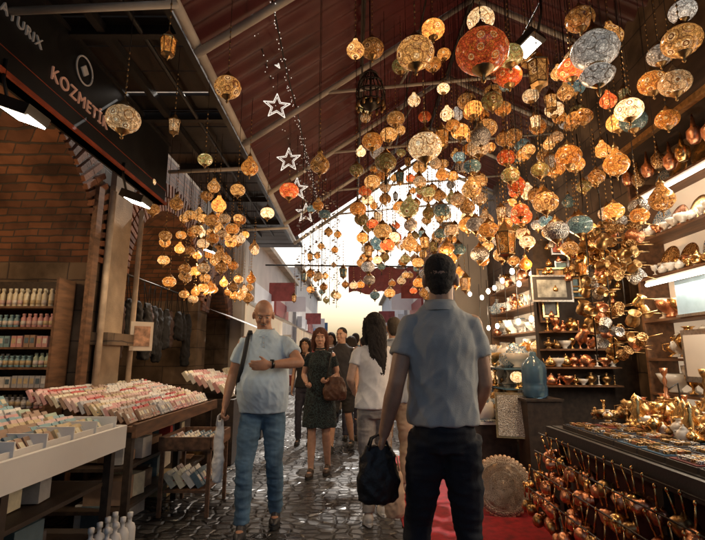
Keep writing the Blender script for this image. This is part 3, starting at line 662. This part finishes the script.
shelf_y('cosmetics_shelf',4.42,-3.95,-2.72,SZ)
X=MB()
for zi,z in enumerate(SZ):
    kind=(1,0,1,0,1,0,1,2)[zi]
    for row in(0,1):
        x=-3.92
        while x<-2.76:
            c=R.choice((0,7,3,4,10,2,1,5,8,9,0)); k=R.randint(2,6); hh=R.uniform(.09,.135) if kind<2 else .17
            if kind==2: c=7
            for i in range(k):
                if x>-2.77: break
                yy=4.36+row*.09
                if kind: X.lathe((x,yy,z+.01),[(.020,0),(.022,.01),(.022,hh*.68),(.012,hh*.78),(.012,hh*.85),(.015,hh*.86),(.015,hh),(.0,hh)],c,8); X.tube([(x,yy,z+.03),(x,yy,z+.07)],.0226,R.choice((0,4,10)),n=8)
                else: X.box((x,yy,z+.01+hh*.45),(.046,.05,hh*.9),c); X.box((x,yy-.027,z+.01+hh*.5),(.033,.003,hh*.4),R.choice((0,7,4,9)))
                x+=.052
            x+=.012
X.obj('cosmetic_bottles',PM)
def shelfunit(name,x,y0,y1,zs,depth=.28,mm=M['wood'],face=1,back=M['wood_dark']):
    X=MB()
    for z in zs: X.box((x,(y0+y1)/2,z),(depth,y1-y0,.02),0)
    for y in(y0,y1): X.box((x,y,(zs[0]+zs[-1])/2),(depth+.004,.03,zs[-1]-zs[0]+.3),0)
    X.box((x-face*depth/2,(y0+y1)/2,(zs[0]+zs[-1])/2),(.02,y1-y0,zs[-1]-zs[0]+.3),1)
    return X.obj(name,[mm,back])
X=MB(); X.box((-3.25,3.3,.45),(1.2,1.3,.9),0); X.obj('shop_counter',[M['wood']])
soaps('counter_packets',-3.8,-2.7,2.7,3.9,.9,.1,[0,7,10,4,1,3],bw=.07,bd=.04,bh=.12)
X=MB()
for i in range(12):
    y=5.45+i*.2+R.uniform(-.03,.03); K=MB(); a=R.uniform(.7,1.2); zb=1.15+R.uniform(0,.45); xx=-2.72+R.uniform(-.04,.06)
    K.rings([[V((xx+.06*k*math.cos(t),y+.11*kk*a*math.sin(t),z)) for t in [2*math.pi*j/14 for j in range(14)]] for z,k,kk in((zb,1,1),(zb+.2,1.1,1.05),(1.85,1,.9),(2.0,.5,.5))])
    vs,fs=remesh(K,.02,1,(.018,12,8)); X.add(vs,fs,0 if i%4 else 2); X.tube([(xx,y-.06,1.95),(-2.72,y,2.3),(xx,y+.06,1.95)],.006,0,n=5)
X.tube([(-2.72,5.35,2.3),(-2.72,7.9,2.3)],.012,1,n=6)
X.obj('hanging_black_bags',[mat('black_cloth',(.008,.008,.009),.95),M['iron'],mat('brown_cloth',(.04,.02,.014),.9)])
X=MB(); X.box((-2.36,5.3,1.55),(.02,.24,.32),0,Matrix.Rotation(-.9,3,'Z')); X.box((-2.348,5.288,1.55),(.01,.17,.22),1,Matrix.Rotation(-.9,3,'Z')); X.obj('paper_notice',[M['cream'],mat('faded_print',(.45,.25,.15),.7,var=.6,scale=20)])
X=MB(); X.lathe((0,0,0),[(.12,0),(.14,.02),(.16,.3),(.17,.32),(.15,.32),(.14,.05)],0,14); X.obj('waste_basket',[M['oldbrass']],(-2.0,6.2,0))
for y0,cn in((6.2,0),(8.1,7)):
    X=MB(); X.box((-1.85,y0+.7,.4),(.7,1.5,.78),1); X.obj('market_stall',[M['white'],M['wood_dark']])
    soaps('stall_goods',-2.15,-1.55,y0+.02,y0+1.4,.8,.35,[0,cn,7,0,5,1,10],bw=.08,bd=.05,bh=.14)
X=MB()
for i in range(20):
    a=8.2+i*.12; X.quad((-2.5,a,2.15),(-2.5,a+.12,2.15),(-1.5,a+.12,1.75),(-1.5,a,1.75),i%2)
X.obj('striped_awning',[M['white'],mat('awning_grey',(.4,.4,.4),.8)])
# ------------------------------------------------------------------ far street
def farbuilding(name,side,x,y0,y1,h,c,floors=3):
    X=MB(); cx=side*(x+2.5); X.box((cx,(y0+y1)/2,h/2),(5,y1-y0,h),0)
    fx=side*x
    k=int((y1-y0)/1.6)
    for fl in range(1,floors):
        for i in range(k):
            y=y0+.8+i*(y1-y0)/k; z=3.6+(fl-1)*2.9+.9
            X.box((fx-side*.01,y,z),(.06,.85,1.5),1); X.box((fx-side*.05,y,z-.8),(.12,1.05,.1),2); X.box((fx-side*.03,y,z),(.05,.04,1.5),2); X.box((fx-side*.04,y,z+.8),(.08,1.0,.1),2)
        X.box((fx-side*.05,(y0+y1)/2,3.3+(fl-1)*2.9),(.2,y1-y0,.14),2)
    X.box((fx-side*.06,(y0+y1)/2,h+.05),(.3,y1-y0+.1,.14),2)
    for i in range(max(1,int((y1-y0)/3))):
        y=y0+1.5+i*3
        X.box((fx-side*.01,y,1.25),(.06,2.4,2.5),3); 
        X.box((fx-side*.12,y,2.75),(.2,2.6,.45),4+i%3)
        X.quad((fx,y-1.3,2.5),(fx,y+1.3,2.5),(fx-side*.9,y+1.3,2.15),(fx-side*.9,y-1.3,2.15),(4,4,7)[i%3])
        X.box((fx-side*.5,y+.9,3.05),(.7,.06,.5),(5,4,6,4)[i%4])
        for j in range(16): X.box((fx-side*R.uniform(.1,.5),y+R.uniform(-1.2,1.2),R.uniform(.3,1.9)),(R.uniform(.1,.3),R.uniform(.1,.3),R.uniform(.15,.4)),4+R.randrange(4))
    return X.obj(name,[mat(name+'_wall',c,.85,bump=.3,scale=2,var=.1),M['glassblue'],M['plaster'],M['glow_back'],M['white'],mat('sign_red',(.3,.06,.05),.5),mat('sign_blue',(.06,.15,.3),.5),M['oldbrass']])
farbuilding('plastered_shop_building',-1,2.4,10.2,19,4.2,(.68,.6,.5),1)
farbuilding('stone_shop_building',-1,2.3,19.2,31,5.0,(.7,.66,.6),1)
farbuilding('cream_shop_building',1,2.1,9.6,18,4.0,(.72,.67,.6),1)
farbuilding('grey_shop_building',1,2.0,18.2,32,4.8,(.68,.68,.68),1)
X=MB()
for i in range(16):
    x0=-.1+i*.11; X.add([(x0,10.6,3.35+.05*math.sin(i)),(x0+.11,10.6,3.35+.05*math.sin(i+1)),(x0+.11,12.4,3.0+.05*math.sin(i+1)),(x0,12.4,3.0+.05*math.sin(i))],[(0,1,2,3)],0)
X.tube([(-2,10.6,3.4),(2,10.6,3.36)],.02,1,n=5); X.obj('red_awning_cloth',[mat('red_cloth',(.4,.09,.07),.8),M['iron']])
# ------------------------------------------------------------------ right side shops
X=MB()
X.box((3.3,4,3.5),(1.0,12,7),0); X.box((2.6,1.6,3.28),(.4,6,.3),1); X.box((2.42,1.6,3.12),(.05,6,.05),2)
X.obj('right_shop_building',[M['stone'],M['wood_dark'],M['oldbrass']])
shelfunit('brassware_shelf',2.66,.8,4.1,(1.02,1.3,1.62,1.98,2.32,2.72),.26,M['wood'],-1,M['glow_back'])
for z in(2.66,1.92):
    X=MB(); X.tube([(2.50,1.2,z),(2.50,3.95,z)],.016,0,n=8); X.box((2.53,2.57,z+.03),(.05,2.8,.02),1); X.obj('tube_light',[M['tube'],M['white']])
    l=bpy.data.lights.new('tube_glow','AREA'); l.shape='RECTANGLE'; l.size=.05; l.size_y=2.4; l.energy=18; l.color=(1,.84,.64); o=bpy.data.objects.new('tube_glow',l); col.objects.link(o); o.location=(2.47,2.6,z-.03); o.rotation_euler=(0,math.radians(25),0)
PROF={
 'vase':[(.3,0),(.32,.05),(.15,.12),(.35,.35),(.45,.55),(.3,.75),(.13,.85),(.13,.95),(.22,1)],
 'ewer':[(.28,0),(.3,.04),(.12,.15),(.3,.3),(.36,.45),(.2,.62),(.09,.72),(.09,.86),(.15,.9),(.08,.95),(.02,1)],
 'pot':[(.3,0),(.42,.15),(.45,.4),(.35,.62),(.2,.7),(.22,.74),(.12,.85),(.05,.9),(.07,.95),(.01,1)],
 'cup':[(.2,0),(.22,.05),(.07,.12),(.07,.35),(.25,.5),(.33,.8),(.34,1),(.3,1),(.25,.6)],
 'bowl':[(.2,0),(.24,.05),(.18,.12),(.45,.35),(.6,.7),(.58,.7),(.4,.35),(.1,.2)],
 'candle':[(.3,0),(.3,.04),(.1,.08),(.06,.2),(.12,.25),(.05,.3),(.05,.6),(.12,.65),(.05,.7),(.1,.9),(.14,1)]}
def ware(X,p,h,mi,kind=None,spout=True):
    kind=kind or R.choice(list(PROF)); X.lathe(p,[(a*h,b*h) for a,b in PROF[kind]],mi,12)
    if spout and kind in('ewer','pot'):
        p=V(p); a=R.uniform(0,6.28); d=V((math.cos(a),math.sin(a),0))
        X.tube([p+d*.33*h+V((0,0,.3*h)),p+d*.55*h+V((0,0,.45*h)),p+d*.6*h+V((0,0,.75*h))],[.06*h,.035*h,.025*h],mi,n=6)
        X.tube([p-d*.2*h+V((0,0,.65*h)),p-d*.5*h+V((0,0,.6*h)),p-d*.5*h+V((0,0,.35*h)),p-d*.33*h+V((0,0,.25*h))],[.025*h]*4,mi,n=6)
WM=[M['brass'],M['oldbrass'],M['copper'],M['silver'],M['goldorn'],M['plate'],M['china']]
X=MB()
for z in(1.03,1.31,1.63):
    y=.9
    while y<4.0: h=R.uniform(.12,.24); ware(X,(2.62+R.uniform(-.04,.04),y,z+.01),h,R.choice((0,0,1,2,4,6,6))); y+=h*.65
X.obj('brass_vessels',WM)
X=MB()
for z in(1.99,2.33):
    for row in(0,1):
        y=.9
        while y<4.0:
            ware(X,(2.55+row*.07,y,z+.01),R.uniform(.07,.11),R.choice((6,6,6,0,2)),R.choice(('cup','pot','bowl'))); y+=.1
X.obj('china_cups',WM)
def plate(X,c,r,mi,mtx,m2=None):
    X.lathe(c,[(0,0),(r*.5,0.002),(r*.62,.012),(r*.95,.02),(r,.028),(r*.97,.03),(r*.6,.02),(0,.012)],mi,28,mtx)
X=MB()
for z in(1.99,2.33,2.73):
    y=1.0
    while y<4.0:
        r=R.uniform(.08,.135); plate(X,(2.70,y,z+r+.01),r,R.choice((5,0,4,6,6,1,2)),Matrix.Rotation(-math.pi/2+.25,3,'Y')); y+=2.15*r
X.obj('decorative_plates',WM)
X=MB()
for i in range(22):
    y=1.1+i*.14; X.lathe((2.5,y,2.88+R.uniform(-.05,.05)),[(.03,-.07),(.05,-.03),(.05,.03),(.02,.06),(.005,.16)],R.choice((0,1,2,4)),10)
X.obj('hanging_brass_bells',WM)
X=MB(); X.box((2.52,3.35,1.77),(.02,.55,.27),0); X.box((2.515,3.35,1.91),(.03,.57,.02),1); X.box((2.515,3.35,1.63),(.03,.57,.02),1); X.obj('blue_glass_pane',[M['blue_glow'],M['frame']])
X=MB(); X.box((2.50,3.45,1.33),(.02,.30,.38),0); X.box((2.488,3.45,1.33),(.006,.24,.3),1); X.obj('white_panel',[M['frame'],M['white']])
table('brassware_table',1.42,2.5,1.2,3.5,.84,[((1.40,2.35,.79),(.03,2.34,.09),3)],top=M['dark'],shelf=False)
X=MB()
for i in range(10):
    for j in range(5):
        x=1.53+j*.2;y=1.32+i*.215
        X.box((x,y,.853),(.185,.2,.026),R.choice((0,0,6,2))); X.box((x,y,.868),(.165,.18,.006),R.choice((1,1,7,8)))
        k=R.choice((2,3,4))
        for a in range(k):
            for b_ in range(k+1): 
                X.box((x-.065+(a+.5)*.13/k,y-.075+(b_+.5)*.15/(k+1),.878),(.09/k,.10/(k+1),.014),R.choice((2,3,3,4,2,5,4)),Matrix.Rotation(R.uniform(-.4,.4),3,'Z'))
X.obj('jewellery_trays',[M['wood_dark'],mat('velvet',(.015,.02,.035),.9),M['oldbrass'],M['goldorn'],M['silver'],M['copper'],M['wood'],mat('velvet_blue',(.03,.08,.14),.9),mat('velvet_red',(.12,.015,.015),.9)])
X=MB()
for i in range(220):
    x=R.uniform(1.80,2.45);y=R.uniform(1.5,3.7)
    ware(X,(x,y,.87),R.uniform(.07,.19)*(1 if x>2.0 else .7),R.choice((0,0,1,2,4,1,6)))
X.obj('brass_ornaments',WM)
X=MB()
for i in range(8):
    x=1.85+.08*(i%3);y=2.2+i*.16
    X.lathe((x,y,.88),[(.07,0),(.05,.02),(.03,.06),(.045,.09),(.02,.13),(.03,.16),(0,.2)],0,10)
X.obj('brass_figurines',[M['brass']])
X=MB()
for row in range(4):
    for i in range(25):
        y=1.5+i*.086+row*.03; x=1.37-row*.04; z=.76-row*.12+R.uniform(-.02,.02); l=R.uniform(.12,.16)
        rm=Matrix.Rotation(R.uniform(-.6,.6),3,'Z')@Matrix.Rotation(R.uniform(-.3,.3),3,'X')@Matrix.Rotation(R.uniform(-.3,.1),3,'Y')
        mi=R.choice((0,0,0,1,0,2))
        top_=V((x,y,z)); d=rm@V((0,0,-1)); h_=R.uniform(.07,.1)
        X.tube([top_,top_+d*l*.75],[.004,.007],1,n=6)
        q=top_+d*l*1.15
        K=rm@Matrix.Rotation(R.uniform(1.2,1.9),3,'Y')
        X.lathe(q-K@V((0,0,h_*.4)),[(.01*h_,0),(.38*h_,.02*h_),(.52*h_,.25*h_),(.5*h_,.55*h_),(.36*h_,.72*h_),(.46*h_,.85*h_),(.42*h_,.85*h_),(.3*h_,.7*h_)],mi,14,K)
        X.ell((x,y,z+.005),(.01,.01,.012),1,n=6,k=4)
    X.tube([(1.37-row*.04,1.5,.77-row*.12),(1.37-row*.04,3.62,.77-row*.12)],.005,3,n=5)
X.obj('hanging_copper_pots',[M['copper'],M['brass'],M['oldbrass'],M['iron']])
X=MB(); X.box((1.55,2.5,.35),(.02,2.0,.68),0); X.obj('table_skirt',[mat('dark_red_cloth',(.05,.012,.012),.9)])
X=MB()
for i in range(95):
    x=2.0+R.uniform(-.12,.22); y=3.75+R.uniform(-.25,.35); z=1.30+R.uniform(0,1.1); h=R.uniform(.065,.11)
    K=Matrix.Rotation(R.uniform(.5,2.6),3,'X')@Matrix.Rotation(R.uniform(-.6,.6),3,'Y')
    X.lathe((x,y,z),[(.38*h,0),(.45*h,.1*h),(.42*h,.5*h),(.3*h,.75*h),(.42*h,1*h),(.38*h,1*h),(.26*h,.75*h)],R.choice((0,1,1,1,2,4,3)),12,K)
    d=K@V((1,0,0)); u=K@V((0,0,1)); p=V((x,y,z)); X.tube([p+d*.35*h+u*.8*h,p+d*1.5*h+u*1.0*h],[.06*h,.04*h],1,n=5)
for a in(-.08,.06,.18): X.tube([(2.0+a,3.75,1.3),(2.0+a,3.75,3.2)],.006,5,n=4)
X.obj('hanging_brass_pots',WM[:5]+[M['iron']])
X=MB(); X.box((2.35,4.75,1.25),(1.0,.08,2.5),0); X.obj('partition_wall',[M['wood_dark']])
def frame(x,y,z,w,h,inner,fm=None):
    X=MB(); X.box((0,0,0),(w,.02,h),1); t=.016
    for a in(-1,1): X.box((a*(w/2-t/2),-.012,0),(t,.02,h+.004),0); X.box((0,-.013,a*(h/2-t/2)),(w-.03,.02,t),0)
    X.box((0,-.0125,0),(w*.7,.004,h*.66),2)
    X.obj('framed_picture',[fm or M['frame'],M['dark'],inner],(x,y,z),(R.uniform(-.06,0),0,R.uniform(-.08,.08)))
pics=[mat('picture_print_%d'%i,c,.4,var=.7,scale=14) for i,c in enumerate(((.22,.24,.24),(.4,.27,.13),(.15,.27,.32),(.35,.1,.06)))]
frame(1.92,4.5,1.97,.40,.26,pics[0])
for i in range(16):
    x=R.uniform(1.92,2.45); z=R.uniform(1.7,2.42); w_=R.uniform(.1,.2)
    frame(x,4.69-.022*(i%4),z,w_,w_*R.uniform(.8,1.4),R.choice(pics),R.choice((M['frame'],M['oldbrass'],M['brass'],M['wood'])))
X=MB()
for z in(1.05,1.22,1.39,1.56):
    X.box((2.2,4.62,z),(.7,.16,.015),7)
    x=1.9
    while x<2.52: ware(X,(x,4.6,z+.01),R.uniform(.08,.13),R.choice((6,6,0,2,2,1))); x+=.075
for i in range(40):
    h=R.uniform(.04,.07); X.lathe((R.uniform(1.88,2.6),4.5+R.uniform(-.05,.05),R.uniform(1.5,2.4)),[(.0,0),(h*.5,.1*h),(h*.6,.5*h),(h*.3,.9*h),(.01,1.3*h)],R.choice((0,1,3,4,2)),10)
X.obj('small_copper_and_white_ware',WM+[M['wood']])
shelfunit('glassware_shelf',2.55,4.9,8.0,(.6,.95,1.3,1.65,2.0,2.35),.4,M['wood'],-1,M['glow_back'])
X=MB()
for z in(.6,.95,1.3,1.65,2.0,2.35):
    y=5.0
    while y<7.9: h=R.uniform(.14,.28); ware(X,(2.45+R.uniform(-.1,.1),y,z+.01),h,R.choice((0,3,6,5,2,6,4))); y+=h*.6
X.obj('glass_and_brass_wares',WM)
X=MB()
for i in range(9):
    X.ell((2.15-.1*(i%3),4.95+i*.35,2.35-.1*(i%2)),(.03,.03,.04),0,n=10,k=6); X.tube([(2.15-.1*(i%3),4.95+i*.35,2.4),(2.15-.1*(i%3),4.95+i*.35,3.2)],.004,1,n=4)
for i in range(6): X.ell((1.9,5.0+i*.4,1.72),(.025,.025,.035),0,n=10,k=6); X.tube([(1.9,5.0+i*.4,1.75),(1.9,5.0+i*.4,2.4)],.004,1,n=4)
X.obj('bare_bulbs',[M['bulb'],M['cable']])
table('display_table',1.45,2.3,4.9,7.6,.75,[],top=M['wood'])
X=MB()
for i in range(170):
    ware(X,(R.uniform(1.5,2.25),R.uniform(4.95,7.5),.76+R.choice((0,0,.25,.45))),R.uniform(.12,.28),R.choice((0,1,3,6,5,6,4,6)))
X.obj('souvenir_wares',WM)
X=MB()
for z in(1.0,1.2): X.box((1.85,6.2,z),(.6,2.6,.015),0)
X.obj('glass_display_shelves',[M['glassblue']])
def tablelamp(x,y,z,r,g):
    X=MB(); X.lathe((0,0,0),[(.5*r,0),(.5*r,.1*r),(.15*r,.3*r),(.1*r,.8*r),(.25*r,.9*r),(.25*r,1.0*r)],0,14)
    X.lathe((0,0,1.75*r),[(r*math.sin(t),-.85*r*math.cos(t)) for t in [math.pi*(.1+.8*i/10) for i in range(11)]],1,18)
    X.lathe((0,0,0),[(.3*r,2.5*r),(.2*r,2.65*r),(.02*r,2.8*r)],0,12)
    X.obj('mosaic_table_lamp',[M['brass'],G[g]],(x,y,z))
for i in range(14): tablelamp(R.uniform(1.5,2.0),4.95+i*.2,.76+R.choice((0,.24,.44)),R.uniform(.06,.09),R.choice(('cream','teal','gold','cream')))
for i in range(7): tablelamp(2.3,5.1+i*.42,1.31,.08,R.choice(('cream','teal','gold','amber')))
X=MB(); K=Matrix.Rotation(math.pi/2-.22,3,'X'); r=.235
bands=[(0,.16,0),(.16,.2,1),(.2,.45,2),(.45,.5,1),(.5,.78,0),(.78,.84,1),(.84,1,2)]
for a,b_,mi in bands: X.lathe((0,0,0),[(a*r,-.004 if mi==1 else 0),(b_*r,-.004 if mi==1 else 0),(b_*r,.012),(a*r,.012)],mi,40,K)
for i in range(20):
    t=i/20*6.283; X.ell(K@V((.64*r*math.cos(t),.64*r*math.sin(t),-.002)),(.02,.02,.006),1,K,n=8,k=5)
for i in range(40):
    t=i/40*6.283; X.ell(K@V((.99*r*math.cos(t),.99*r*math.sin(t),.004)),(.02,.02,.008),0,K,n=8,k=5)
X.obj('round_engraved_tray',[mat('bronze_tray',(.6,.42,.28),.45,metal=.6,var=.3,scale=30),mat('pale_bronze',(.72,.62,.5),.5,metal=.3,var=.2),ornament('engraved_pewter',(.20,.13,.09),(.68,.55,.42),70,metal=.4,rough=.5)],(1.28,4.28,.24),(0,0,-.15))
X=MB(); X.box((0,0,0),(.30,.03,.40),0,Matrix.Rotation(-.2,3,'X')); X.box((0,-.022,0),(.26,.012,.36),1,Matrix.Rotation(-.2,3,'X')); X.obj('patterned_board',[M['oldbrass'],ornament('pale_marquetry',(.25,.23,.2),(.62,.6,.55),55,metal=.2,rough=.4)],(1.46,4.45,.80),(0,0,-.3))
X=MB(); X.lathe((0,0,0),[(.09,0),(.11,.02),(.11,.10),(.103,.12),(.11,.14),(.11,.26),(.10,.30),(.05,.35),(.03,.37),(.03,.40),(.02,.41)],0,24)
jm=mat('blue_plastic',(.14,.28,.42),.12,var=.2); jm.node_tree.nodes['Principled BSDF'].inputs['Transmission Weight'].default_value=.5
X.obj('blue_water_jug',[jm],(1.66,4.4,.96))
X=MB(); X.box((0,0,.47),(.3,.28,.94),0); X.box((0,0,.948),(.34,.32,.02),0); X.obj('small_stand',[M['wood_dark']],(1.68,4.4,0))
X=MB(); X.box((0,0,.35),(.4,.3,.68),0); X.box((0,0,.705),(.45,.35,.025),1); X.obj('side_cabinet',[M['wood_dark'],M['white']],(1.35,4.8,0))
X=MB()
for i in range(14):
    ware(X,(R.uniform(1.2,1.52),R.uniform(4.7,4.92),.72),R.uniform(.12,.3),R.choice((0,6,5,3,1)))
X.obj('cabinet_ornaments',WM)
X=MB()
for i in range(14):
    y=4.98+i*.17; X.lathe((1.40,y,.0),[(.05,0),(.09,.02),(.1,.2),(.06,.3),(.05,.45),(.08,.5)],R.choice((0,1,3)),12)
X.obj('floor_vases',WM)
for i in range(4):
    X=MB(); X.lathe((0,0,0),[(.06,0),(.075,.03),(.08,.1),(.04,.18),(.025,.22),(.03,.24),(.012,.26),(.02,.3),(.01,.34),(.022,.38),(.01,.42),(.03,.46),(.035,.5),(.02,.5)],0,14); X.tube([(.02,0,.3),(.12,0,.36),(.15,.03,.2),(.1,.05,.05)],.008,1,n=6)
    o=X.obj('water_pipe',[M['oldbrass'] if i%2 else M['copper'],M['cable']],(2.2+.06*i,3.4-i*.3,.87)); o.scale=(.75,.75,.75)
# ------------------------------------------------------------------ sky and sun
w=bpy.data.worlds.new('World'); sc.world=w; w.use_nodes=True; nt=w.node_tree
sk=nt.nodes.new('ShaderNodeTexSky'); sk.sky_type='NISHITA'; sk.sun_disc=False; sk.sun_elevation=math.radians(44); sk.sun_rotation=math.radians(10); sk.dust_density=6; sk.air_density=1.2
nt.links.new(sk.outputs[0],nt.nodes['Background'].inputs[0]); nt.nodes['Background'].inputs[1].default_value=.15
l=bpy.data.lights.new('sun','SUN'); l.energy=4.5; l.angle=math.radians(.5); l.color=(1,.93,.84); o=bpy.data.objects.new('sun',l); col.objects.link(o)
o.rotation_euler=(math.radians(-46),0,math.radians(-10))
# ------------------------------------------------------------------ camera
c=bpy.data.cameras.new('cam'); c.lens=24; c.sensor_width=36; c.clip_end=500; c.clip_start=.05
o=bpy.data.objects.new('cam',c); col.objects.link(o); o.location=(0,0,1.32); o.rotation_euler=(math.radians(100.5),0,0); sc.camera=o
c.dof.use_dof=False
sc.view_settings.view_transform='Standard'; sc.view_settings.look='None'; sc.view_settings.exposure=0
